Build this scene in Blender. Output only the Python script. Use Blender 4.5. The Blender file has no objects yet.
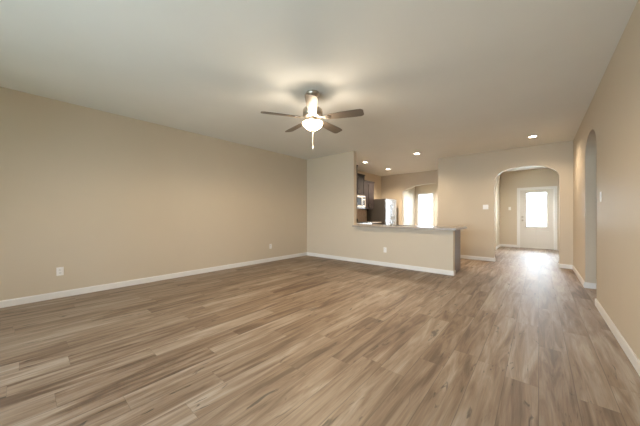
import bpy, bmesh, math
from mathutils import Vector, Matrix

scene = bpy.context.scene
C = scene.collection
R = math.radians

# ------------------------------------------------------------------ camera
EYE = 1.146
cam_data = bpy.data.cameras.new('camera')
cam_data.sensor_width = 36.0
cam_data.lens = 36.0 * 256.0 / 640.0
cam_data.shift_y = -(213.0 - 215.3) / 640.0
cam_data.clip_start = 0.02
cam = bpy.data.objects.new('camera', cam_data)
C.objects.link(cam)
cam.location = (0, 0, EYE)
cam.rotation_euler = (R(90), 0, R(40.5))
scene.camera = cam

# ------------------------------------------------------------------ world and light
scene.view_settings.view_transform = 'Standard'
scene.view_settings.look = 'None'
scene.view_settings.gamma = 1.0
scene.view_settings.exposure = 1.30
scene.cycles.use_denoising = True
scene.cycles.max_bounces = 10
scene.cycles.diffuse_bounces = 6
scene.cycles.transparent_max_bounces = 12
scene.cycles.sample_clamp_indirect = 6.0

world = bpy.data.worlds.new('daylight')
scene.world = world
world.use_nodes = True
bgn = world.node_tree.nodes['Background']
bgn.inputs['Color'].default_value = (0.90, 0.95, 1.0, 1)
bgn.inputs['Strength'].default_value = 3.0


def area(name, loc, rot, sx, sy, power, color, spread=180):
    d = bpy.data.lights.new(name, 'AREA')
    d.shape = 'RECTANGLE'
    d.size = sx
    d.size_y = sy
    d.energy = power
    d.color = color
    d.spread = R(spread)
    o = bpy.data.objects.new(name, d)
    o.location = loc
    o.rotation_euler = rot
    C.objects.link(o)
    return o


COOL = (0.68, 0.85, 1.0)
# daylight just outside the rear windows, shining into the room (+Y)
for wx, pw, tilt in ((-3.95, 8, 100), (-2.25, 48, 106), (-0.60, 68, 84)):
    area('rear_daylight', (wx, -2.95, 1.30), (R(tilt), 0, 0), 1.30, 1.75, pw, COOL)
# daylight at the front of the house, shining in (-Y)
area('dining_daylight', (-4.0, 13.3, 2.9), (R(-48), 0, 0), 1.6, 1.4, 110, COOL)
area('dining_daylight', (-1.72, 13.3, 2.9), (R(-48), 0, 0), 1.6, 1.4, 110, COOL)
area('entry_daylight', (-0.065, 12.9, 2.7), (R(-48), 0, 0), 1.2, 1.2, 220, COOL)
for wx in (-4.0, -1.72):
    area('dining_daylight', (wx, 12.75, 1.35), (R(-90), 0, 0), 1.1, 1.8, 16, COOL)
area('entry_daylight', (-0.065, 11.95, 1.35), (R(-90), 0, 0), 0.6, 1.2, 36, COOL)

# ------------------------------------------------------------------ materials
def mat(name, color, rough=0.6, metal=0.0, emit=None, estr=0.0, spec=None):
    m = bpy.data.materials.new(name)
    m.use_nodes = True
    b = m.node_tree.nodes['Principled BSDF']
    b.inputs['Base Color'].default_value = (*color, 1)
    b.inputs['Roughness'].default_value = rough
    b.inputs['Metallic'].default_value = metal
    if spec is not None:
        b.inputs['Specular IOR Level'].default_value = spec
    if emit:
        b.inputs['Emission Color'].default_value = (*emit, 1)
        b.inputs['Emission Strength'].default_value = estr
    return m


def nd(m, kind, **kw):
    n = m.node_tree.nodes.new(kind)
    for k, v in kw.items():
        setattr(n, k, v)
    return n


def lk(m, a, b):
    m.node_tree.links.new(a, b)


def textured(name, c1, c2, scale=(1, 1, 1), nscale=8, rough=0.6, bump=0.0, bscale=150, metal=0.0, detail=4, spec=None):
    """procedural: noise between two colours and optional fine bump, object coordinates"""
    m = mat(name, c1, rough, metal, spec=spec)
    b = m.node_tree.nodes['Principled BSDF']
    tc = nd(m, 'ShaderNodeTexCoord')
    mp = nd(m, 'ShaderNodeMapping')
    mp.inputs['Scale'].default_value = scale
    lk(m, tc.outputs['Object'], mp.inputs['Vector'])
    n = nd(m, 'ShaderNodeTexNoise')
    n.inputs['Scale'].default_value = nscale
    n.inputs['Detail'].default_value = detail
    lk(m, mp.outputs['Vector'], n.inputs['Vector'])
    r = nd(m, 'ShaderNodeValToRGB')
    r.color_ramp.elements[0].color = (*c1, 1)
    r.color_ramp.elements[1].color = (*c2, 1)
    r.color_ramp.elements[0].position = 0.35
    r.color_ramp.elements[1].position = 0.65
    lk(m, n.outputs['Fac'], r.inputs['Fac'])
    lk(m, r.outputs['Color'], b.inputs['Base Color'])
    if bump:
        n2 = nd(m, 'ShaderNodeTexNoise')
        n2.inputs['Scale'].default_value = bscale
        n2.inputs['Detail'].default_value = 2
        lk(m, tc.outputs['Object'], n2.inputs['Vector'])
        bp = nd(m, 'ShaderNodeBump')
        bp.inputs['Strength'].default_value = bump
        bp.inputs['Distance'].default_value = 0.002
        lk(m, n2.outputs['Fac'], bp.inputs['Height'])
        lk(m, bp.outputs['Normal'], b.inputs['Normal'])
    return m


WALL = (0.582, 0.500, 0.386)
M_wall = textured('wall_paint', WALL, tuple(c * 0.985 for c in WALL), nscale=2, rough=0.55, bump=0.25, bscale=120, spec=0.3)
M_ceil = textured('ceiling_paint', (0.78, 0.775, 0.73), (0.765, 0.76, 0.715), nscale=2, rough=0.8, bump=0.35, bscale=90, spec=0.2)
M_trim = mat('white_trim', (0.74, 0.72, 0.69), 0.4)
M_plate = mat('white_plastic', (0.82, 0.80, 0.77), 0.35)
M_slot = mat('dark_slot', (0.05, 0.05, 0.05), 0.6)
M_door = mat('door_paint', (0.66, 0.62, 0.56), 0.4)
M_nickel = mat('brushed_nickel', (0.50, 0.45, 0.38), 0.32, 1.0)
M_chrome = mat('chrome', (0.75, 0.76, 0.78), 0.12, 1.0)
M_steel = textured('stainless_steel', (0.60, 0.60, 0.61), (0.52, 0.52, 0.53), (1, 1, 40), 6, 0.22, metal=1.0)
M_dark = mat('fridge_side_paint', (0.055, 0.048, 0.042), 0.42)
M_black = mat('black_glass', (0.012, 0.012, 0.013), 0.3)
M_wood = textured('espresso_wood', (0.020, 0.016, 0.016), (0.036, 0.027, 0.027), (14, 14, 1.2), 3, 0.5, spec=0.3)
M_panel = textured('dark_wood_laminate_glare', (0.13, 0.10, 0.105), (0.19, 0.15, 0.155), (14, 14, 1.2), 3, 0.32)  # dark end panel, base colour lightened to carry daylight glare
M_counter = textured('granite', (0.26, 0.22, 0.18), (0.42, 0.37, 0.32), nscale=60, rough=0.28, detail=8)
M_splash = textured('tile_splash', (0.42, 0.33, 0.27), (0.50, 0.41, 0.34), nscale=14, rough=0.35)
M_lawn = textured('lawn', (0.10, 0.17, 0.05), (0.16, 0.23, 0.08), nscale=20, rough=0.9)
M_leaf = textured('leaves', (0.05, 0.11, 0.03), (0.10, 0.18, 0.06), nscale=16, rough=0.8)
M_concrete = textured('concrete', (0.45, 0.44, 0.42), (0.52, 0.51, 0.49), nscale=6, rough=0.9)


def blade_material():
    m = mat('blade_wood', (0.16, 0.13, 0.10), 0.4)
    b = m.node_tree.nodes['Principled BSDF']
    tc = nd(m, 'ShaderNodeTexCoord')
    mp = nd(m, 'ShaderNodeMapping')
    mp.inputs['Scale'].default_value = (2, 30, 30)
    lk(m, tc.outputs['Object'], mp.inputs['Vector'])
    n = nd(m, 'ShaderNodeTexNoise')
    n.inputs['Scale'].default_value = 3
    n.inputs['Detail'].default_value = 5
    lk(m, mp.outputs['Vector'], n.inputs['Vector'])
    r = nd(m, 'ShaderNodeValToRGB')
    r.color_ramp.elements[0].color = (0.11, 0.088, 0.068, 1)
    r.color_ramp.elements[1].color = (0.18, 0.148, 0.118, 1)
    lk(m, n.outputs['Fac'], r.inputs['Fac'])
    lk(m, r.outputs['Color'], b.inputs['Base Color'])
    return m


M_blade = blade_material()


def pane_material(name, tint=(1, 1, 1), frost=0.0):
    m = bpy.data.materials.new(name)
    m.use_nodes = True
    nt = m.node_tree
    nt.nodes.clear()
    out = nd(m, 'ShaderNodeOutputMaterial')
    tr = nd(m, 'ShaderNodeBsdfTransparent')
    tr.inputs['Color'].default_value = (*tint, 1)
    gl = nd(m, 'ShaderNodeBsdfGlossy')
    gl.inputs['Roughness'].default_value = 0.03
    fr = nd(m, 'ShaderNodeFresnel')
    fr.inputs['IOR'].default_value = 1.4
    mx = nd(m, 'ShaderNodeMixShader')
    lk(m, fr.outputs['Fac'], mx.inputs['Fac'])
    if frost:
        tl = nd(m, 'ShaderNodeBsdfTranslucent')
        tl.inputs['Color'].default_value = (*tint, 1)
        m2 = nd(m, 'ShaderNodeMixShader')
        m2.inputs['Fac'].default_value = frost
        lk(m, tr.outputs['BSDF'], m2.inputs[1])
        lk(m, tl.outputs['BSDF'], m2.inputs[2])
        lk(m, m2.outputs['Shader'], mx.inputs[1])
    else:
        lk(m, tr.outputs['BSDF'], mx.inputs[1])
    lk(m, gl.outputs['BSDF'], mx.inputs[2])
    lk(m, mx.outputs['Shader'], out.inputs['Surface'])
    return m


M_pane = pane_material('window_glass')
M_frost = pane_material('frosted_glass', (1, 1, 1), 0.6)


def bowl_material():
    m = bpy.data.materials.new('lit_alabaster_glass')
    m.use_nodes = True
    m.node_tree.nodes.clear()
    out = nd(m, 'ShaderNodeOutputMaterial')
    tl = nd(m, 'ShaderNodeBsdfTranslucent')
    tl.inputs['Color'].default_value = (1.0, 0.90, 0.76, 1)
    em = nd(m, 'ShaderNodeEmission')
    em.inputs['Color'].default_value = (1.0, 0.86, 0.66, 1)
    em.inputs['Strength'].default_value = 1.0
    ad = nd(m, 'ShaderNodeAddShader')
    tr = nd(m, 'ShaderNodeBsdfTransparent')
    tr.inputs['Color'].default_value = (1.0, 0.93, 0.82, 1)
    mx = nd(m, 'ShaderNodeMixShader')
    mx.inputs['Fac'].default_value = 0.75
    lk(m, tl.outputs['BSDF'], mx.inputs[1])
    lk(m, tr.outputs['BSDF'], mx.inputs[2])
    lk(m, mx.outputs['Shader'], ad.inputs[0])
    lk(m, em.outputs['Emission'], ad.inputs[1])
    lk(m, ad.outputs['Shader'], out.inputs['Surface'])
    return m


M_bowl = bowl_material()
M_lens = mat('downlight_lens', (0.9, 0.85, 0.75), 0.4, emit=(1.0, 0.88, 0.70), estr=14)


def floor_material():
    m = mat('plank_floor', (0.3, 0.22, 0.16), 0.38, spec=0.95)
    b = m.node_tree.nodes['Principled BSDF']
    tc = nd(m, 'ShaderNodeTexCoord')
    sp = nd(m, 'ShaderNodeSeparateXYZ')
    lk(m, tc.outputs['Object'], sp.inputs['Vector'])

    def math_(op, a, bb=None):
        n = nd(m, 'ShaderNodeMath', operation=op)
        for i, v in enumerate((a, bb)):
            if v is None:
                continue
            if isinstance(v, (int, float)):
                n.inputs[i].default_value = v
            else:
                lk(m, v, n.inputs[i])
        return n.outputs[0]

    def white(v):
        n = nd(m, 'ShaderNodeTexWhiteNoise', noise_dimensions='1D')
        lk(m, v, n.inputs['W'])
        return n.outputs['Value']

    W, L = 0.182, 1.22
    xs = math_('DIVIDE', sp.outputs['X'], W)
    row = math_('FLOOR', xs)
    fx = math_('FRACT', xs)
    off = math_('MULTIPLY', white(row), 1.0)
    ys = math_('ADD', math_('DIVIDE', sp.outputs['Y'], L), off)
    col = math_('FLOOR', ys)
    fy = math_('FRACT', ys)
    pid = math_('ADD', math_('MULTIPLY', row, 17.31), math_('MULTIPLY', col, 5.77))
    rnd = white(pid)
    rnd2 = white(math_('ADD', pid, 91.7))
    # grain coordinates: stretched along Y, shifted per plank
    cb = nd(m, 'ShaderNodeCombineXYZ')
    lk(m, math_('ADD', math_('MULTIPLY', sp.outputs['X'], 8.5), math_('MULTIPLY', rnd, 50.0)), cb.inputs['X'])
    lk(m, math_('ADD', math_('MULTIPLY', sp.outputs['Y'], 0.8), math_('MULTIPLY', rnd2, 30.0)), cb.inputs['Y'])
    g1 = nd(m, 'ShaderNodeTexNoise')
    g1.inputs['Scale'].default_value = 1.6
    g1.inputs['Detail'].default_value = 5
    g1.inputs['Roughness'].default_value = 0.58
    g1.inputs['Distortion'].default_value = 0.9
    lk(m, cb.outputs['Vector'], g1.inputs['Vector'])
    cb2 = nd(m, 'ShaderNodeCombineXYZ')
    lk(m, math_('ADD', math_('MULTIPLY', sp.outputs['X'], 60.0), math_('MULTIPLY', rnd, 50.0)), cb2.inputs['X'])
    lk(m, math_('MULTIPLY', sp.outputs['Y'], 2.2), cb2.inputs['Y'])
    g2 = nd(m, 'ShaderNodeTexNoise')
    g2.inputs['Scale'].default_value = 2.0
    g2.inputs['Detail'].default_value = 3
    lk(m, cb2.outputs['Vector'], g2.inputs['Vector'])
    # plank tone
    rp = nd(m, 'ShaderNodeValToRGB')
    e = rp.color_ramp.elements
    e[0].color = (0.115, 0.068, 0.040, 1)
    e[0].position = 0.12
    e[1].color = (0.380, 0.310, 0.245, 1)
    e[1].position = 0.92
    for p, c in ((0.38, (0.215, 0.145, 0.092, 1)), (0.62, (0.285, 0.212, 0.150, 1))):
        q = e.new(p)
        q.color = c
    lk(m, math_('ADD', math_('MULTIPLY', rnd, 0.34), math_('SUBTRACT', math_('MULTIPLY', g1.outputs['Fac'], 1.9), 0.63)), rp.inputs['Fac'])
    # streaks darken
    st = nd(m, 'ShaderNodeMapRange')
    st.inputs['From Min'].default_value = 0.3
    st.inputs['From Max'].default_value = 0.7
    st.inputs['To Min'].default_value = 0.83
    st.inputs['To Max'].default_value = 1.10
    lk(m, g2.outputs['Fac'], st.inputs['Value'])
    # knots and splits
    cb3 = nd(m, 'ShaderNodeCombineXYZ')
    lk(m, math_('ADD', math_('MULTIPLY', sp.outputs['X'], 7.0), math_('MULTIPLY', rnd, 20.0)), cb3.inputs['X'])
    lk(m, math_('ADD', math_('MULTIPLY', sp.outputs['Y'], 1.5), math_('MULTIPLY', rnd2, 20.0)), cb3.inputs['Y'])
    kn = nd(m, 'ShaderNodeTexNoise')
    kn.inputs['Scale'].default_value = 2.2
    kn.inputs['Detail'].default_value = 3
    kn.inputs['Distortion'].default_value = 1.5
    lk(m, cb3.outputs['Vector'], kn.inputs['Vector'])
    kr = nd(m, 'ShaderNodeMapRange')
    kr.inputs['From Min'].default_value = 0.28
    kr.inputs['From Max'].default_value = 0.35
    kr.inputs['To Min'].default_value = 0.35
    kr.inputs['To Max'].default_value = 1.0
    lk(m, kn.outputs['Fac'], kr.inputs['Value'])
    # seams
    ex = math_('MULTIPLY', math_('MINIMUM', fx, math_('SUBTRACT', 1.0, fx)), W)
    ey = math_('MULTIPLY', math_('MINIMUM', fy, math_('SUBTRACT', 1.0, fy)), L)
    ed = math_('MINIMUM', ex, math_('ADD', ey, 0.0012))
    sr = nd(m, 'ShaderNodeMapRange')
    sr.inputs['From Min'].default_value = 0.0008
    sr.inputs['From Max'].default_value = 0.0030
    sr.inputs['To Min'].default_value = 0.50
    sr.inputs['To Max'].default_value = 1.0
    lk(m, ed, sr.inputs['Value'])
    k = math_('MULTIPLY', math_('MULTIPLY', st.outputs['Result'], kr.outputs['Result']), sr.outputs['Result'])
    vm = nd(m, 'ShaderNodeVectorMath', operation='SCALE')
    lk(m, rp.outputs['Color'], vm.inputs[0])
    lk(m, k, vm.inputs['Scale'])
    lk(m, vm.outputs['Vector'], b.inputs['Base Color'])
    rr = nd(m, 'ShaderNodeMapRange')
    rr.inputs['To Min'].default_value = 0.46
    rr.inputs['To Max'].default_value = 0.58
    lk(m, g2.outputs['Fac'], rr.inputs['Value'])
    lk(m, rr.outputs['Result'], b.inputs['Roughness'])
    bp = nd(m, 'ShaderNodeBump')
    bp.inputs['Strength'].default_value = 0.25
    bp.inputs['Distance'].default_value = 0.001
    lk(m, k, bp.inputs['Height'])
    lk(m, bp.outputs['Normal'], b.inputs['Normal'])
    return m


M_floor = floor_material()

# ------------------------------------------------------------------ mesh helpers
def box(bm, x0, x1, y0, y1, z0, z1):
    v = [bm.verts.new(p) for p in ((x0, y0, z0), (x1, y0, z0), (x1, y1, z0), (x0, y1, z0),
                                   (x0, y0, z1), (x1, y0, z1), (x1, y1, z1), (x0, y1, z1))]
    fs = []
    for f in ((0, 3, 2, 1), (4, 5, 6, 7), (0, 1, 5, 4), (1, 2, 6, 5), (2, 3, 7, 6), (3, 0, 4, 7)):
        fs.append(bm.faces.new([v[i] for i in f]))
    return v, fs


def bevel(bm, w, seg=2):
    bmesh.ops.bevel(bm, geom=bm.edges[:], offset=w, segments=seg, affect='EDGES', profile=0.5, clamp_overlap=True)


def prism(bm, pts, axis, a0, a1):
    """extrude a 2-D outline along an axis; axis 'y': pts are (x,z); 'x': pts are (y,z); 'z': pts are (x,y)"""
    def P(p, a):
        return {'y': (p[0], a, p[1]), 'x': (a, p[0], p[1]), 'z': (p[0], p[1], a)}[axis]
    A = [bm.verts.new(P(p, a0)) for p in pts]
    B = [bm.verts.new(P(p, a1)) for p in pts]
    n = len(pts)
    bm.faces.new(A)
    bm.faces.new(B[::-1])
    for i in range(n):
        j = (i + 1) % n
        bm.faces.new((A[j], A[i], B[i], B[j]))
    bmesh.ops.recalc_face_normals(bm, faces=bm.faces[:])


def lathe(bm, prof, seg=32, center=(0, 0, 0), close=False):
    rings = []
    for r, z in prof:
        ring = []
        for i in range(seg):
            a = 2 * math.pi * i / seg
            ring.append(bm.verts.new((center[0] + r * math.cos(a), center[1] + r * math.sin(a), center[2] + z)))
        rings.append(ring)
    for k in range(len(rings) - 1):
        for i in range(seg):
            j = (i + 1) % seg
            bm.faces.new((rings[k][i], rings[k][j], rings[k + 1][j], rings[k + 1][i]))
    if close:
        bm.faces.new(rings[0][::-1])
        bm.faces.new(rings[-1])
    bmesh.ops.remove_doubles(bm, verts=bm.verts[:], dist=1e-6)
    bmesh.ops.recalc_face_normals(bm, faces=bm.faces[:])


def tube(bm, pts, r, seg=12):
    pts = [Vector(p) for p in pts]
    rings = []
    for i, p in enumerate(pts):
        if i == 0:
            t = pts[1] - p
        elif i == len(pts) - 1:
            t = p - pts[-2]
        else:
            t = pts[i + 1] - pts[i - 1]
        t.normalize()
        up = Vector((0, 0, 1)) if abs(t.z) < 0.9 else Vector((1, 0, 0))
        a = t.cross(up).normalized()
        b = t.cross(a).normalized()
        rr = r[i] if isinstance(r, (list, tuple)) else r
        rings.append([bm.verts.new(p + rr * (math.cos(2 * math.pi * k / seg) * a + math.sin(2 * math.pi * k / seg) * b)) for k in range(seg)])
    for k in range(len(rings) - 1):
        for i in range(seg):
            j = (i + 1) % seg
            bm.faces.new((rings[k][i], rings[k][j], rings[k + 1][j], rings[k + 1][i]))
    bm.faces.new(rings[0][::-1])
    bm.faces.new(rings[-1])
    bmesh.ops.recalc_face_normals(bm, faces=bm.faces[:])


def obj(name, bm, m, parent=None, smooth=False, label=None):
    me = bpy.data.meshes.new(name)
    bm.to_mesh(me)
    bm.free()
    me.materials.append(m)
    o = bpy.data.objects.new(name, me)
    C.objects.link(o)
    if smooth:
        for p in me.polygons:
            p.use_smooth = True
        try:
            me.set_sharp_from_angle(angle=R(40))
        except Exception:
            pass
    if parent:
        o.parent = parent
    if label:
        o['label'] = label
    return o


def struct(o):
    o['kind'] = 'structure'
    return o


def tag(o, label, cat, group=None):
    o['label'] = label
    o['category'] = cat
    if group:
        o['group'] = group
    return o


def thing(name, label, cat, loc=(0, 0, 0), rotz=0.0, group=None):
    o = bpy.data.objects.new(name, None)
    o.empty_display_size = 0.1
    C.objects.link(o)
    o.location = loc
    o.rotation_euler = (0, 0, rotz)
    return tag(o, label, cat, group)


def dup(root, loc, rotz, label):
    r = root.copy()
    C.objects.link(r)
    r.location = loc
    r.rotation_euler = (0, 0, rotz)
    r['label'] = label
    for ch in list(root.children):
        c = ch.copy()
        C.objects.link(c)
        c.parent = r
        for g in list(ch.children):
            d = g.copy()
            C.objects.link(d)
            d.parent = c
    return r


def boxes(name, m, lst, parent=None, bev=0.0, label=None):
    bm = bmesh.new()
    for b in lst:
        b2 = bmesh.new()
        box(b2, *b)
        if bev:
            bevel(b2, bev)
        me = bpy.data.meshes.new('t')
        b2.to_mesh(me)
        b2.free()
        bm.from_mesh(me)
        bpy.data.meshes.remove(me)
    return obj(name, bm, m, parent, label=label)


# ------------------------------------------------------------------ room dimensions
H = 2.74
XL, XR = -5.07, 0.56          # living room left / right wall faces
YB = 5.35                     # stub wall and half wall, room side
YE = 7.65                     # wall with the arch to the entry
XS = -3.47                    # end of the stub wall
XP = -1.235                   # free end of the half wall
XKL = -4.90                   # kitchen left wall
YK = 9.58                     # kitchen far wall
XKR = -2.16                   # kitchen right wall face
YD = 11.55                    # entry door wall
XE = -1.09                    # entry left wall
YR = -2.40                    # wall behind the camera
XDL, YDF = -4.47, 12.20       # dining left wall, dining front wall
XHO = 2.10                    # side passage beyond the right-hand arch
T = 0.12

struct(boxes('floor', M_floor, [(-5.4, 2.3, -2.6, 12.34, -0.10, 0.0)]))
struct(boxes('ceiling', M_ceil, [(-5.4, 2.3, -2.6, 12.34, H, H + 0.10)]))


def arch_pts(a, b, spring, apex, n=28, flat=2.0):
    """arch curve from a to b (elliptical, exponent flat)"""
    c, h = (a + b) / 2, abs(b - a) / 2
    s = 1 if b > a else -1
    out = []
    for i in range(n + 1):
        t = math.pi * (1 - i / n)
        ct, st = math.cos(t), math.sin(t)
        x = c + s * h * math.copysign(abs(ct) ** (2 / flat), ct)
        z = spring + (apex - spring) * abs(st) ** (2 / flat)
        out.append((x, z))
    return out


def seg_arch(a, b, spring, apex, n=28):
    """circular segment arch"""
    c, h, r = (a + b) / 2, (b - a) / 2, apex - spring
    rad = (h * h + r * r) / (2 * r)
    out = []
    for i in range(n + 1):
        x = a + (b - a) * i / n
        out.append((x, apex - rad + math.sqrt(rad * rad - (x - c) ** 2)))
    return out


def arched_wall(name, axis, p0, p1, curve, f0, f1, m=M_wall):
    """wall from p0 to p1 with an arched opening to the floor"""
    pts = [(p0, 0), (curve[0][0], 0)] + curve + [(curve[-1][0], 0), (p1, 0), (p1, H), (p0, H)]
    # split the concave outline into vertical strips so that it is cleanly filled
    bm = bmesh.new()
    prism(bm, [(p0, 0), (curve[0][0], 0), (curve[0][0], H), (p0, H)], axis, f0, f1)
    prism(bm, [(curve[-1][0], 0), (p1, 0), (p1, H), (curve[-1][0], H)], axis, f0, f1)
    for i in range(len(curve) - 1):
        (xa, za), (xb, zb) = curve[i], curve[i + 1]
        if abs(xb - xa) < 1e-6:
            continue
        prism(bm, [(xa, za), (xb, zb), (xb, H), (xa, H)], axis, f0, f1)
    bmesh.ops.remove_doubles(bm, verts=bm.verts[:], dist=1e-5)
    # drop the inner partition faces
    seen = {}
    for f in bm.faces:
        seen.setdefault(frozenset(v.index for v in f.verts), []).append(f)
    bm.verts.index_update()
    seen = {}
    for f in bm.faces:
        seen.setdefault(frozenset(v.index for v in f.verts), []).append(f)
    dead = [f for fs in seen.values() if len(fs) > 1 for f in fs]
    bmesh.ops.delete(bm, geom=dead, context='FACES_ONLY')
    bmesh.ops.recalc_face_normals(bm, faces=bm.faces[:])
    return struct(obj(name, bm, m))


# plain walls
struct(boxes('wall_left', M_wall, [(XL - T, XL, YR - T, YB + T, 0, H)]))
struct(boxes('wall_stub', M_wall, [(XL, XS, YB, YB + T, 0, H)]))
struct(boxes('wall_half', M_wall, [(XS, XP, YB, YB + T, 0, 0.868)]))
struct(boxes('wall_kitchen_left', M_wall, [(XL - T, XKL, YB + T, YK, 0, H)]))
arched_wall('wall_kitchen_far', 'y', XL - T, XKR, seg_arch(-4.0, -2.165, 2.06, 2.285), YK, YK + T)
struct(boxes('wall_kitchen_right', M_wall, [(XKR, XE, YE + T, YK + T, 0, H)]))
# wall with the big arch to the entry
arched_wall('wall_hall', 'y', XKR, XR, arch_pts(-0.84, 0.345, 2.0, 2.30), YE, YE + T)
# right wall with the tall narrow-looking arch
arched_wall('wall_right', 'x', YR - T, YE + T, arch_pts(4.76, 5.81, 2.03, 2.345), XR, XR + T)
# passage beyond the right-hand arch
struct(boxes('wall_passage_side', M_wall, [(XHO, XHO + T, 3.9, 6.9, 0, H)]))
struct(boxes('wall_passage_near', M_wall, [(XR + T, XHO, 4.2, 4.2 + T, 0, H)]))
struct(boxes('wall_passage_far', M_wall, [(XR + T, XHO, 6.2, 6.2 + T, 0, H)]))
# entry
struct(boxes('wall_entry_right', M_wall, [(XR, XR + T, YE + T, YD + T, 0, H)]))
struct(boxes('wall_entry_left', M_wall, [(XE - T, XE, 10.26, YDF, 0, H), (XE - T, XE, YK + T, 10.26, 2.3, H)]))
DX0, DX1, DZ = -0.505, 0.385, 2.035
struct(boxes('wall_entry_front', M_wall, [(XE, DX0 - 0.02, YD, YD + T, 0, H), (DX1 + 0.02, XR, YD, YD + T, 0, H),
                                          (DX0 - 0.02, DX1 + 0.02, YD, YD + T, DZ + 0.02, H)]))
# dining room
M_dwall = M_wall
struct(boxes('wall_dining_left', M_dwall, [(XDL - T, XDL, YK + T, YDF, 0, H)]))


def window(n, x0, x1, z0, z1, y, t, inward, mid=True):
    """window in a wall occupying y..y+t; inward = -1 when the room is on the -y side"""
    yi = y if inward < 0 else y + t           # room face
    s = inward
    root = boxes('window_%d' % n, M_trim, [(x0, x0 + 0.05, y + 0.02, y + t - 0.02, z0, z1), (x1 - 0.05, x1, y + 0.02, y + t - 0.02, z0, z1),
                                          (x0 + 0.05, x1 - 0.05, y + 0.02, y + t - 0.02, z0, z0 + 0.05),
                                          (x0 + 0.05, x1 - 0.05, y + 0.02, y + t - 0.02, z1 - 0.05, z1)])
    struct(root)
    zm = z0 + (z1 - z0) * 0.5
    yc = y + t / 2
    boxes('sash_rail', M_trim, [(x0 + 0.05, x1 - 0.05, yc - 0.02, yc + 0.02, zm - 0.02, zm + 0.02)], root)
    boxes('pane', M_pane, [(x0 + 0.05, x1 - 0.05, yc - 0.003, yc + 0.003, zm + 0.02, z1 - 0.05)], root)
    boxes('pane', M_pane, [(x0 + 0.05, x1 - 0.05, yc - 0.003, yc + 0.003, z0 + 0.05, zm - 0.02)], root)
    ya, yb = sorted((yi + s * 0.03, yi - s * 0.018))
    boxes('window_sill', M_trim, [(x0 - 0.02, x1 + 0.02, ya, yb, z0 - 0.025, z0)], root, 0.004)
    return root


DW = ((-4.36, -3.64), (-2.10, -1.27))
WZ0, WZ1 = 0.45, 2.17
struct(boxes('wall_dining_front', M_dwall, [(XDL, DW[0][0], YDF, YDF + T, 0, H), (DW[0][1], DW[1][0], YDF, YDF + T, 0, H),
                                            (DW[1][1], XE, YDF, YDF + T, 0, H)] +
             [(a, b, YDF, YDF + T, 0, WZ0) for a, b in DW] + [(a, b, YDF, YDF + T, WZ1, H) for a, b in DW]))
for i, (a, b) in enumerate(DW):
    window(i + 1, a, b, WZ0, WZ1, YDF, T, -1)
# rear wall behind the camera with three windows
RW = ((-4.60, -3.30), (-2.90, -1.60), (-1.25, 0.05))
RZ0, RZ1 = 0.45, 2.15
xs = [XL] + [v for ab in RW for v in ab] + [XR]
struct(boxes('wall_rear', M_wall, [(xs[i], xs[i + 1], YR - T, YR, 0, H) for i in (0, 2, 4, 6)] +
             [(a, b, YR - T, YR, 0, RZ0) for a, b in RW] + [(a, b, YR - T, YR, RZ1, H) for a, b in RW]))
for i, (a, b) in enumerate(RW):
    window(i + 3, a, b, RZ0, RZ1, YR - T, T, 1)

# ------------------------------------------------------------------ baseboards
BH, BT = 0.088, 0.014


def base_run(name, runs):
    """runs: list of (axis, fixed, dir, a, b); a board against a wall face, sticking out in dir"""
    bm = bmesh.new()
    for axis, f, d, a, b in runs:
        prof = [(0, 0), (BT, 0), (BT, BH - 0.014), (BT * 0.55, BH), (0, BH)]
        b2 = bmesh.new()
        pts = [(f + d * p, z) for p, z in prof]
        prism(b2, pts, 'y' if axis == 'y' else 'x', a, b)   # along y: pts are (x, z)
        me = bpy.data.meshes.new('t')
        b2.to_mesh(me)
        b2.free()
        bm.from_mesh(me)
        bpy.data.meshes.remove(me)
    return struct(obj(name, bm, M_trim))


# axis 'y' = board running along Y (fixed x); axis 'x' = board running along X (fixed y)
base_run('baseboard_left', [('y', XL, 1, YR, YB)])
base_run('baseboard_stub', [('x', YB, -1, XL + BT, XP)])
base_run('baseboard_half', [('y', XP, 1, YB - BT, YB + T)])
base_run('baseboard_hall_left', [('x', YE, -1, XKR, -0.84)])
base_run('baseboard_hall_right', [('x', YE, -1, 0.345, XR)])
base_run('baseboard_arch_left', [('y', -0.84, 1, YE - BT, YE + T)])
base_run('baseboard_arch_right', [('y', 0.345, -1, YE - BT, YE + T)])
base_run('baseboard_right_far', [('y', XR, -1, 5.81, YE - BT)])
base_run('baseboard_right_near', [('y', XR, -1, YR, 4.76)])
base_run('baseboard_side_arch_far', [('x', 5.81, -1, XR - BT, XR + T)])
base_run('baseboard_side_arch_near', [('x', 4.76, 1, XR - BT, XR + T)])
base_run('baseboard_passage', [('y', XHO, -1, 4.2 + T, 6.2), ('x', 6.2, -1, XR + T, XHO - BT)])
base_run('baseboard_entry_front', [('x', YD, -1, XE, DX0 - 0.09)])
base_run('baseboard_entry_left', [('y', XE, 1, 10.26, YD - BT)])
base_run('baseboard_entry_right', [('y', XR, -1, YE + T, YD - BT)])
base_run('baseboard_rear', [('x', YR, 1, XL + BT, XR - BT)])
base_run('baseboard_kitchen_far', [('x', YK, -1, -4.1, -4.0)])
base_run('baseboard_dining', [('y', XDL, 1, YK + T, YDF), ('x', YDF, -1, XDL + BT, XE - T)])

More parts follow.
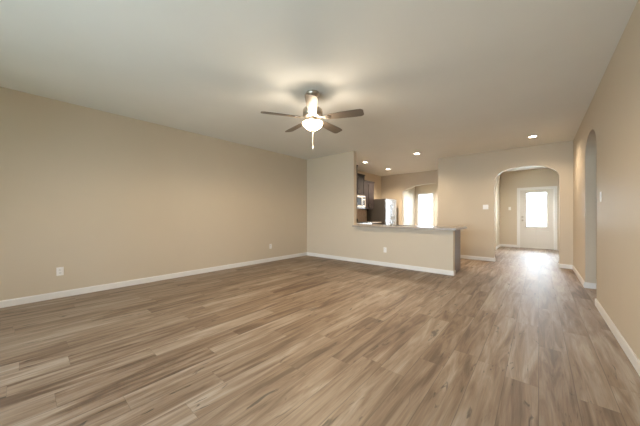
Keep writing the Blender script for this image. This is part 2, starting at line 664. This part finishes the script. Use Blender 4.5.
# ------------------------------------------------------------------ front door
door = struct(boxes('door_1', M_door, [(DX0, DX1, YD + 0.020, YD + 0.064, 0.012, 0.745),
                                       (DX0, DX0 + 0.165, YD + 0.020, YD + 0.064, 0.745, 1.935),
                                       (DX1 - 0.165, DX1, YD + 0.020, YD + 0.064, 0.745, 1.935),
                                       (DX0, DX1, YD + 0.020, YD + 0.064, 1.935, DZ)]))
GX0, GX1 = DX0 + 0.165, DX1 - 0.165
boxes('pane', M_frost, [(GX0, GX1, YD + 0.038, YD + 0.046, 0.745, 1.935)], door, label='bright frosted glass pane')
boxes('glazing_bead', M_door, [(GX0 - 0.02, GX0 + 0.018, YD + 0.006, YD + 0.0195, 0.725, 1.955), (GX1 - 0.018, GX1 + 0.02, YD + 0.006, YD + 0.0195, 0.725, 1.955),
                               (GX0 + 0.018, GX1 - 0.018, YD + 0.006, YD + 0.0195, 0.725, 0.763), (GX0 + 0.018, GX1 - 0.018, YD + 0.006, YD + 0.0195, 1.917, 1.955)], door, 0.003)
for (px0, px1) in ((DX0 + 0.12, DX0 + 0.40), (DX1 - 0.40, DX1 - 0.12)):
    boxes('raised_panel', M_door, [(px0, px1, YD + 0.012, YD + 0.0195, 0.16, 0.60)], door, 0.003)
# casing, head and threshold
boxes('casing', M_trim, [(DX0 - 0.085, DX0 - 0.012, YD - 0.018, YD - 0.0005, 0, DZ + 0.085), (DX1 + 0.012, DX1 + 0.085, YD - 0.018, YD - 0.0005, 0, DZ + 0.085),
                         (DX0 - 0.012, DX1 + 0.012, YD - 0.018, YD - 0.0005, DZ + 0.012, DZ + 0.085),
                         (DX0 - 0.018, DX0 - 0.002, YD, YD + T, 0, DZ + 0.016), (DX1 + 0.002, DX1 + 0.018, YD, YD + T, 0, DZ + 0.016),
                         (DX0 - 0.002, DX1 + 0.002, YD, YD + T, DZ + 0.002, DZ + 0.016)], door)
boxes('threshold', M_nickel, [(DX0, DX1, YD, YD + T, 0, 0.011)], door, label='metal threshold')


def knob_bm(x, y, z, big=True):
    bm = bmesh.new()
    pr = [(0.001, 0), (0.033, 0), (0.033, 0.008), (0.012, 0.014)]
    pr += [(0.012, 0.035), (0.026, 0.045), (0.028, 0.058), (0.018, 0.068), (0.001, 0.070)] if big else [(0.024, 0.014), (0.022, 0.024), (0.001, 0.026)]
    lathe(bm, pr, 20)
    bmesh.ops.rotate(bm, verts=bm.verts[:], cent=(0, 0, 0), matrix=Matrix.Rotation(R(90), 3, 'X'))
    bmesh.ops.translate(bm, verts=bm.verts[:], vec=(x, y, z))
    return bm


obj('door_knob', knob_bm(DX0 + 0.07, YD + 0.0195, 0.965), M_nickel, door, True, 'dark nickel door knob')
obj('deadbolt', knob_bm(DX0 + 0.07, YD + 0.0195, 1.09, False), M_nickel, door, True, 'dark nickel deadbolt')

# ------------------------------------------------------------------ ceiling fan
FX, FY = -2.235, 2.47
fan = thing('ceiling_fan', 'five-blade brushed nickel ceiling fan with lit glass bowl hanging from the ceiling', 'ceiling fan', (FX, FY, H))
bm = bmesh.new()
lathe(bm, [(0.001, -0.0005), (0.082, -0.0005), (0.085, -0.012), (0.078, -0.035), (0.045, -0.058), (0.022, -0.064), (0.001, -0.064)], 40)
obj('canopy', bm, M_nickel, fan, True)
bm = bmesh.new()
tube(bm, [(0, 0, -0.060), (0, 0, -0.175)], 0.014, 20)
obj('downrod', bm, M_nickel, fan, True)
bm = bmesh.new()
lathe(bm, [(0.001, -0.165), (0.030, -0.165), (0.034, -0.185), (0.088, -0.200), (0.122, -0.222), (0.130, -0.255), (0.128, -0.300), (0.110, -0.320), (0.082, -0.330), (0.001, -0.330)], 48)
obj('motor_housing', bm, M_nickel, fan, True)
bm = bmesh.new()
lathe(bm, [(0.001, -0.330), (0.062, -0.330), (0.066, -0.345), (0.060, -0.370), (0.050, -0.380), (0.001, -0.380)], 36)
obj('switch_housing', bm, M_nickel, fan, True)
yaw = math.atan2(math.cos(R(40.5)), -math.sin(R(40.5)))    # direction the room is seen along
BZ = -0.335


def blade_bm():
    bm = bmesh.new()
    # outline along +x : rounded paddle, 0.17 .. 0.66
    up = [(0.175, 0.046), (0.24, 0.054), (0.40, 0.064), (0.56, 0.070), (0.625, 0.068), (0.648, 0.058), (0.660, 0.040)]
    out = up + [(x, -y) for x, y in reversed(up)]
    prism(bm, out, 'z', -0.0035, 0.0035)
    bmesh.ops.rotate(bm, verts=bm.verts[:], cent=(0, 0, 0), matrix=Matrix.Rotation(R(-13), 3, 'X'))
    return bm


def arm_bm():
    bm = bmesh.new()
    out = [(0.085, 0.016), (0.13, 0.013), (0.165, 0.030), (0.215, 0.034), (0.235, 0.020), (0.240, 0.0), (0.235, -0.020), (0.215, -0.034), (0.165, -0.030), (0.13, -0.013), (0.085, -0.016)]
    prism(bm, out, 'z', -0.011, -0.004)
    for v in bm.verts:
        if v.co.x < 0.14:
            v.co.z += 0.014
    bmesh.ops.rotate(bm, verts=bm.verts[:], cent=(0, 0, 0), matrix=Matrix.Rotation(R(-13), 3, 'X'))
    return bm


me_b = me_a = None
for k in range(5):
    a = yaw + R(180 + 72 * k)
    if me_b is None:
        b = obj('blade', blade_bm(), M_blade, fan)
        ar = obj('blade_arm', arm_bm(), M_nickel, fan)
        me_b, me_a = b.data, ar.data
    else:
        b = bpy.data.objects.new('blade', me_b)
        C.objects.link(b)
        b.parent = fan
        ar = bpy.data.objects.new('blade_arm', me_a)
        C.objects.link(ar)
        ar.parent = fan
    b.location = ar.location = (0, 0, BZ)
    b.rotation_euler = ar.rotation_euler = (0, 0, a)
# light kit: fitter, open glass bowl, finial, chains
bm = bmesh.new()
prof = [(0.134, -0.396), (0.134, -0.404), (0.118, -0.430), (0.086, -0.462), (0.050, -0.484), (0.012, -0.492)]
inner = [(r - 0.004 if r > 0.02 else r, z + 0.004) for r, z in reversed(prof)]
lathe(bm, prof + inner, 48)
obj('light_bowl', bm, M_bowl, fan, True, 'glowing white glass bowl')
bm = bmesh.new()
tube(bm, [(0, 0, -0.375), (0, 0, -0.505)], 0.006, 12)
b2 = bmesh.new()
lathe(b2, [(0.001, -0.525), (0.007, -0.521), (0.010, -0.511), (0.020, -0.501), (0.022, -0.493), (0.001, -0.491)], 24)
mt = bpy.data.meshes.new('t')
b2.to_mesh(mt)
b2.free()
bm.from_mesh(mt)
bpy.data.meshes.remove(mt)
obj('finial', bm, M_nickel, fan, True)
for dx, zb in ((0.012, -0.700), ):
    bm = bmesh.new()
    tube(bm, [(dx, -0.01, -0.515), (dx, -0.01, zb)], 0.0026, 8)
    ch = obj('pull_chain', bm, M_plate, fan, True)
    bm = bmesh.new()
    lathe(bm, [(0.0005, 0), (0.005, -0.004), (0.010, -0.022), (0.007, -0.038), (0.0005, -0.042)], 16, (dx, -0.01, zb))
    obj('chain_fob', bm, M_plate, ch, True)
# bulbs inside the bowl
for k in range(3):
    a = R(120 * k + 20)
    d = bpy.data.lights.new('bulb', 'POINT')
    d.energy = 3.6
    d.color = (1.0, 0.86, 0.70)
    d.shadow_soft_size = 0.05
    o = bpy.data.objects.new('bulb_light', d)
    o.location = (0.06 * math.cos(a), 0.06 * math.sin(a), -0.440)
    o.parent = fan
    C.objects.link(o)

d = bpy.data.lights.new('bulb', 'SPOT')
d.energy = 88
d.spot_size = R(178)
d.spot_blend = 0.35
d.color = (1.0, 0.86, 0.66)
d.shadow_soft_size = 0.12
o = bpy.data.objects.new('bulb_light', d)
o.location = (0, 0, -0.40)
o.parent = fan
C.objects.link(o)

# ------------------------------------------------------------------ recessed lights
def downlight(loc, label, power, color=(1.0, 0.81, 0.60)):
    t = thing('recessed_light', label, 'ceiling light', loc, 0, 'round recessed ceiling lights')
    bm = bmesh.new()
    lathe(bm, [(0.064, -0.0005), (0.092, -0.0005), (0.092, -0.004), (0.066, -0.009), (0.062, -0.006), (0.064, -0.0005)], 40)
    obj('trim_ring', bm, M_plate, t, True)
    bm = bmesh.new()
    lathe(bm, [(0.001, -0.0045), (0.062, -0.0045)], 40)
    obj('lens', bm, M_lens, t, True)
    d = bpy.data.lights.new('downlight', 'SPOT')
    d.energy = power
    d.spot_size = R(150)
    d.spot_blend = 0.8
    d.color = color
    d.shadow_soft_size = 0.06
    o = bpy.data.objects.new('downlight_lamp', d)
    o.location = (0, 0, -0.02)
    o.parent = t
    C.objects.link(o)
    return t


downlight((-3.95, 6.71, H), 'small glowing recessed ceiling light nearest the end of the full-height kitchen wall', 45)
downlight((-3.94, 8.22, H), 'recessed ceiling light farthest back, above the dark fridge', 160)
downlight((-2.39, 6.65, H), 'recessed kitchen ceiling light above the middle of the peninsula counter', 45)
downlight((-0.09, 6.72, H), 'recessed hall ceiling light in front of the arch to the front door', 45)
downlight((-3.30, 10.90, H), 'unseen recessed fill light added to brighten the dining room beyond the kitchen arch', 170, (0.95, 0.98, 1.0))  # fixture added out of view to whiten the dining walls
downlight((-0.27, 9.75, H), 'unseen recessed fill light added in the entry, beyond the arch, before the front door', 80, (1.0, 0.95, 0.88))  # added fill lamp hidden above the arch, lifts the entry walls

# ------------------------------------------------------------------ outlets and switches
def outlet(loc, rotz, label):
    t = thing('wall_outlet', label, 'outlet', loc, rotz, 'white wall outlets')
    boxes('cover_plate', M_plate, [(-0.036, 0.036, -0.0065, -0.0005, -0.058, 0.058)], t, 0.002)
    for z in (-0.021, 0.021):
        r = boxes('receptacle', M_plate, [(-0.017, 0.017, -0.009, -0.006, z - 0.014, z + 0.014)], t, 0.002)
        boxes('slots', M_slot, [(-0.009, -0.006, -0.0095, -0.0088, z - 0.004, z + 0.007), (0.006, 0.009, -0.0095, -0.0088, z - 0.004, z + 0.007),
                                (-0.002, 0.002, -0.0095, -0.0088, z - 0.011, z - 0.007)], r)
    return t


o1 = outlet((XL, 0.36, 0.365), R(90), 'white outlet low on the left wall, nearest the left edge of the photo')
dup(o1, (XL, 4.04, 0.375), R(90), 'small white outlet low on the left wall near the room corner')
dup(o1, (-2.636, YB, 0.365), 0, 'white outlet in the middle of the half wall under the counter')


def switch(loc, rotz, label, n=1):
    t = thing('light_switch', label, 'light switch', loc, rotz, 'white light switches')
    w = 0.036 + 0.023 * (n - 1)
    boxes('cover_plate', M_plate, [(-w, w, -0.0065, -0.0005, -0.058, 0.058)], t, 0.002)
    for i in range(n):
        c = (i - (n - 1) / 2) * 0.046
        boxes('rocker', M_plate, [(c - 0.016, c + 0.016, -0.010, -0.006, -0.033, 0.033)], t, 0.002)
    return t


switch((XR, 4.44, 1.365), R(-90), 'single white light switch on the right wall beside the side arch')
switch((-1.02, YE, 1.355), 0, 'wide white light switch on the tan wall left of the entry arch', 2)
switch((-0.80, YD, 1.39), 0, 'white light switch on the entry wall left of the front door', 1)

# ------------------------------------------------------------------ kitchen
def shaker_front(parent, x_front, y0, y1, z0, z1, name='door', knob_y=None, knob_z=None, axis='x', d=1):
    """shaker door on a face looking toward +x (axis 'x') or +/-y (axis 'y')"""
    f, t, w = x_front, 0.018, 0.055
    if axis == 'x':
        B = lambda a, b, c, e, lo, hi: (f + lo, f + hi, a, b, c, e)
    else:
        B = lambda a, b, c, e, lo, hi: (a, b, *sorted((f + d * lo, f + d * hi)), c, e)
    dr = boxes(name, M_wood, [B(y0, y0 + w, z0, z1, 0.001, t), B(y1 - w, y1, z0, z1, 0.001, t), B(y0 + w, y1 - w, z0, z0 + w, 0.001, t),
                              B(y0 + w, y1 - w, z1 - w, z1, 0.001, t), B(y0 + w, y1 - w, z0 + w, z1 - w, 0.001, 0.008)], parent)
    if knob_y is not None:
        boxes('handle', M_nickel, [B(knob_y - 0.005, knob_y + 0.005, knob_z - 0.06, knob_z + 0.06, t + 0.018, t + 0.028),
                                   B(knob_y - 0.004, knob_y + 0.004, knob_z - 0.05, knob_z - 0.042, t, t + 0.018),
                                   B(knob_y - 0.004, knob_y + 0.004, knob_z + 0.042, knob_z + 0.05, t, t + 0.018)], dr)
    return dr


def crown(parent, x0, x1, y0, y1, z):
    boxes('crown', M_wood, [(x0, x1 + 0.02, y0, y1, z, z + 0.03), (x0, x1 + 0.045, y0, y1, z + 0.03, z + 0.06)], parent)


def upper(label, y0, y1, z0, z1, xf, ndoor=1, has_crown=True):
    t = thing('wall_cabinet', label, 'cabinet', (0, 0, 0), 0, 'dark kitchen wall cabinets')
    boxes('body', M_wood, [(XKL + 0.001, xf, y0, y1, z0, z1)], t)
    w = (y1 - y0) / ndoor
    for i in range(ndoor):
        a, b = y0 + i * w + 0.003, y0 + (i + 1) * w - 0.003
        shaker_front(t, xf, a, b, z0 + 0.005, z1 - 0.005, 'door', b - 0.03 if i % 2 == 0 else a + 0.03, z0 + 0.12)
    if has_crown:
        crown(t, XKL + 0.001, xf, y0, y1, z1)
    return t


upper('tall dark wall cabinet reaching the ceiling at the edge of the full-height wall', 6.25, 6.90, 1.37, 2.66, -4.36, 1)
upper('dark wall cabinet directly above the microwave', 6.92, 7.676, 1.815, 2.47, -4.56, 2)
upper('dark wall cabinet with crown moulding between the microwave and the fridge', 7.68, 8.36, 1.37, 2.29, -4.57, 2)

mw = thing('microwave', 'stainless over-the-range microwave under the dark wall cabinet', 'microwave', (0, 0, 0))
boxes('body', M_steel, [(XKL + 0.001, -4.52, 6.925, 7.670, 1.375, 1.810)], mw, 0.004)
dr = boxes('door', M_plate, [(-4.519, -4.50, 6.93, 7.47, 1.42, 1.80)], mw, 0.004, 'pale microwave door with dark window')
boxes('window', M_black, [(-4.4995, -4.497, 6.99, 7.41, 1.48, 1.74)], dr)
boxes('handle', M_steel, [(-4.48, -4.465, 7.43, 7.45, 1.47, 1.75), (-4.4995, -4.48, 7.43, 7.45, 1.47, 1.49), (-4.4995, -4.48, 7.43, 7.45, 1.73, 1.75)], dr)
cp = boxes('control_panel', M_plate, [(-4.519, -4.50, 7.475, 7.665, 1.42, 1.80)], mw, 0.004)
boxes('display', M_black, [(-4.4995, -4.498, 7.50, 7.64, 1.70, 1.76)], cp)
boxes('keypad', M_slot, [(-4.4995, -4.4985, 7.505, 7.635, 1.48, 1.66)], cp)
boxes('vent_grille', M_slot, [(-4.519, -4.505, 6.95, 7.65, 1.385, 1.412)], mw)

rg = thing('range', 'kitchen range mostly hidden behind the peninsula, below the microwave', 'range', (0, 0, 0))
boxes('body', M_steel, [(XKL + 0.02, -4.27, 6.915, 7.675, 0.0, 0.900)], rg, 0.004)
boxes('cooktop', M_black, [(XKL + 0.02, -4.25, 6.915, 7.675, 0.901, 0.915)], rg, 0.003)
boxes('back_panel', M_black, [(XKL + 0.02, XKL + 0.09, 6.915, 7.675, 0.916, 1.03)], rg, 0.004)
od = boxes('oven_door', M_black, [(-4.269, -4.24, 6.93, 7.66, 0.20, 0.74)], rg, 0.004)
boxes('handle', M_steel, [(-4.20, -4.18, 6.98, 7.61, 0.69, 0.71), (-4.2395, -4.20, 6.98, 7.0, 0.69, 0.71), (-4.2395, -4.20, 7.59, 7.61, 0.69, 0.71)], od)
for i in range(5):
    bm = bmesh.new()
    lathe(bm, [(0.001, 0), (0.022, 0), (0.020, 0.022), (0.001, 0.024)], 16)
    bmesh.ops.rotate(bm, verts=bm.verts[:], cent=(0, 0, 0), matrix=Matrix.Rotation(R(90), 3, 'Y'))
    bmesh.ops.translate(bm, verts=bm.verts[:], vec=(-4.2699, 7.02 + 0.14 * i, 0.82))
    obj('knob', bm, M_black, rg, True)

# base cabinets along the kitchen's left wall
def base_cab(label, y0, y1):
    t = thing('base_cabinet', label, 'cabinet', (0, 0, 0), 0, 'dark kitchen base cabinets')
    boxes('body', M_wood, [(XKL + 0.001, -4.31, y0, y1, 0.10, 0.868), (XKL + 0.001, -4.38, y0, y1, 0.0, 0.10)], t)
    w = (y1 - y0) / 2
    for i in range(2):
        a, b = y0 + i * w + 0.003, y0 + (i + 1) * w - 0.003
        shaker_front(t, -4.31, a, b, 0.11, 0.68, 'door', b - 0.03 if i == 0 else a + 0.03, 0.58)
        dw = boxes('drawer', M_wood, [(-4.309, -4.292, a, b, 0.69, 0.862)], t)
        boxes('handle', M_nickel, [(-4.274, -4.264, (a + b) / 2 - 0.06, (a + b) / 2 + 0.06, 0.77, 0.78), (-4.292, -4.274, (a + b) / 2 - 0.05, (a + b) / 2 - 0.042, 0.77, 0.78),
                                   (-4.292, -4.274, (a + b) / 2 + 0.042, (a + b) / 2 + 0.05, 0.77, 0.78)], dw)
    return t


base_cab('dark base cabinet under the counter between range and fridge', 7.68, 8.36)
base_cab('dark base cabinet in the kitchen hidden behind the full-height wall, before the range', 6.14, 6.91)
tag(boxes('countertop', M_counter, [(XKL + 0.001, -4.27, 7.68, 8.375, 0.869, 0.909)], bev=0.004), 'short stone countertop between the range and the fridge', 'countertop')
struct(boxes('trim_1', M_splash, [(XKL, XKL + 0.010, 6.91, 8.375, 0.917, 1.37)]))

# fridge
fr = thing('fridge', 'stainless fridge with dark side standing against the far kitchen wall', 'fridge', (0, 0, 0))
FX0, FX1, FY0, FY1 = -4.875, -4.17, 8.40, 9.28
boxes('body', M_dark, [(FX0, FX1, FY0, FY1, 0.02, 1.735)], fr, 0.006, 'dark grey body side')
ym = (FY0 + FY1) / 2
for a, b, z0, z1, hy in ((FY0, ym - 0.003, 0.74, 1.735, ym - 0.05), (ym + 0.003, FY1, 0.74, 1.735, ym + 0.05)):
    d_ = boxes('door', M_steel, [(FX1 + 0.002, FX1 + 0.065, a, b, z0, z1)], fr, 0.006, 'stainless door')
    boxes('handle', M_steel, [(FX1 + 0.095, FX1 + 0.110, hy - 0.009, hy + 0.009, 0.85, 1.55), (FX1 + 0.065, FX1 + 0.095, hy - 0.008, hy + 0.008, 0.87, 0.89),
                              (FX1 + 0.065, FX1 + 0.095, hy - 0.008, hy + 0.008, 1.51, 1.53)], d_)
d_ = boxes('freezer_drawer', M_steel, [(FX1 + 0.002, FX1 + 0.065, FY0, FY1, 0.06, 0.73)], fr, 0.006, 'stainless freezer drawer')
boxes('handle', M_steel, [(FX1 + 0.095, FX1 + 0.110, FY0 + 0.1, FY1 - 0.1, 0.64, 0.66), (FX1 + 0.065, FX1 + 0.095, FY0 + 0.12, FY0 + 0.14, 0.64, 0.66),
                          (FX1 + 0.065, FX1 + 0.095, FY1 - 0.14, FY1 - 0.12, 0.64, 0.66)], d_)
for fx in (FX0 + 0.04, FX1 - 0.04):
    boxes('foot', M_black, [(fx - 0.02, fx + 0.02, FY0 + 0.03, FY1 - 0.03, 0, 0.019)], fr)

# peninsula cabinets behind the half wall, and the counter
pc = thing('peninsula_cabinet', 'dark wood peninsula base cabinet behind the grey half wall, its end panel showing', 'cabinet', (0, 0, 0))
SXC = -2.59
PX0, PX1, PY0, PY1 = -4.27, -1.262, YB + T + 0.001, 6.075
boxes('body', M_wood, [(PX0, PX1 - 0.019, PY0, PY1 - 0.02, 0.10, 0.69), (PX0, SXC - 0.385, PY0, PY1 - 0.02, 0.69, 0.868), (SXC + 0.385, PX1 - 0.019, PY0, PY1 - 0.02, 0.69, 0.868), (PX0, PX1 - 0.019, PY0, PY1 - 0.09, 0.0, 0.10)], pc)
boxes('end_panel', M_panel, [(PX1 - 0.018, PX1, PY0, PY1, 0.0, 0.868)], pc, 0.002)
n = 6
w = (PX1 - 0.02 - PX0) / n
for i in range(n):
    a, b = PX0 + i * w + 0.003, PX0 + (i + 1) * w - 0.003
    shaker_front(pc, PY1 - 0.02, a, b, 0.11, 0.862, 'door', b - 0.03 if i % 2 == 0 else a + 0.03, 0.72, 'y', 1)

SX, SY0, SY1 = -2.59, 5.62, 6.00
CZ0, CZ1 = 0.869, 0.908
# slab pieces round the sink cut-out, sharing edges
CX1, CYF, CYB = -1.150, 5.165, 6.115
b2 = boxes('countertop', M_counter, [(-3.40, CX1, CYF, YB - 0.0005, CZ0, CZ1), (XS + 0.001, CX1, YB - 0.0005, SY0, CZ0, CZ1),
                                     (XS + 0.001, SX - 0.38, SY0, CYB, CZ0, CZ1), (SX + 0.38, CX1, SY0, CYB, CZ0, CZ1), (SX - 0.38, SX + 0.38, SY1, CYB, CZ0, CZ1),
                                     (XKL + 0.001, XS + 0.001, YB + T + 0.001, CYB, CZ0, CZ1), (XKL + 0.001, -4.27, CYB, 6.905, CZ0, CZ1)])
tag(b2, 'long speckled brown stone countertop on top of the half wall', 'countertop')
sk = thing('sink', 'stainless undermount sink set in the peninsula counter', 'sink', (0, 0, 0))
boxes('basin', M_steel, [(SX - 0.379, SX + 0.379, SY0 + 0.001, SY0 + 0.006, 0.70, 0.905), (SX - 0.379, SX + 0.379, SY1 - 0.006, SY1 - 0.001, 0.70, 0.905),
                         (SX - 0.379, SX - 0.374, SY0 + 0.006, SY1 - 0.006, 0.70, 0.905), (SX + 0.374, SX + 0.379, SY0 + 0.006, SY1 - 0.006, 0.70, 0.905),
                         (SX - 0.374, SX + 0.374, SY0 + 0.006, SY1 - 0.006, 0.70, 0.705)], sk)
bm = bmesh.new()
lathe(bm, [(0.001, 0.706), (0.040, 0.706), (0.042, 0.709), (0.001, 0.708)], 20, (SX, (SY0 + SY1) / 2, 0))
obj('drain', bm, M_chrome, sk, True)
fc = thing('faucet', 'chrome gooseneck faucet on the counter in front of the fridge', 'faucet', (SX, 5.575, CZ1))
bm = bmesh.new()
lathe(bm, [(0.001, 0.0005), (0.026, 0.0005), (0.026, 0.006), (0.015, 0.020), (0.015, 0.070), (0.001, 0.072)], 20)
obj('base', bm, M_chrome, fc, True)
pts = [(0, 0, 0.06), (0, 0, 0.15)] + [(0, 0.085 - 0.085 * math.cos(a), 0.15 + 0.075 * math.sin(a)) for a in [R(20 * i) for i in range(1, 9)]] + [(0, 0.172, 0.12)]
bm = bmesh.new()
tube(bm, pts, 0.011, 14)
obj('spout', bm, M_chrome, fc, True)
bm = bmesh.new()
tube(bm, [(0.014, 0, 0.045), (0.035, 0, 0.055), (0.085, 0, 0.085)], [0.009, 0.008, 0.005], 10)
obj('lever', bm, M_chrome, fc, True)

# ------------------------------------------------------------------ outside
gr = boxes('ground', M_lawn, [(-25, 25, 12.34, 45, -0.25, -0.12), (-25, 25, -30, -2.6, -0.25, -0.12)])
struct(gr)
struct(boxes('trim_2', M_concrete, [(-1.0, 1.1, 12.36, 18, -0.115, -0.06)]))
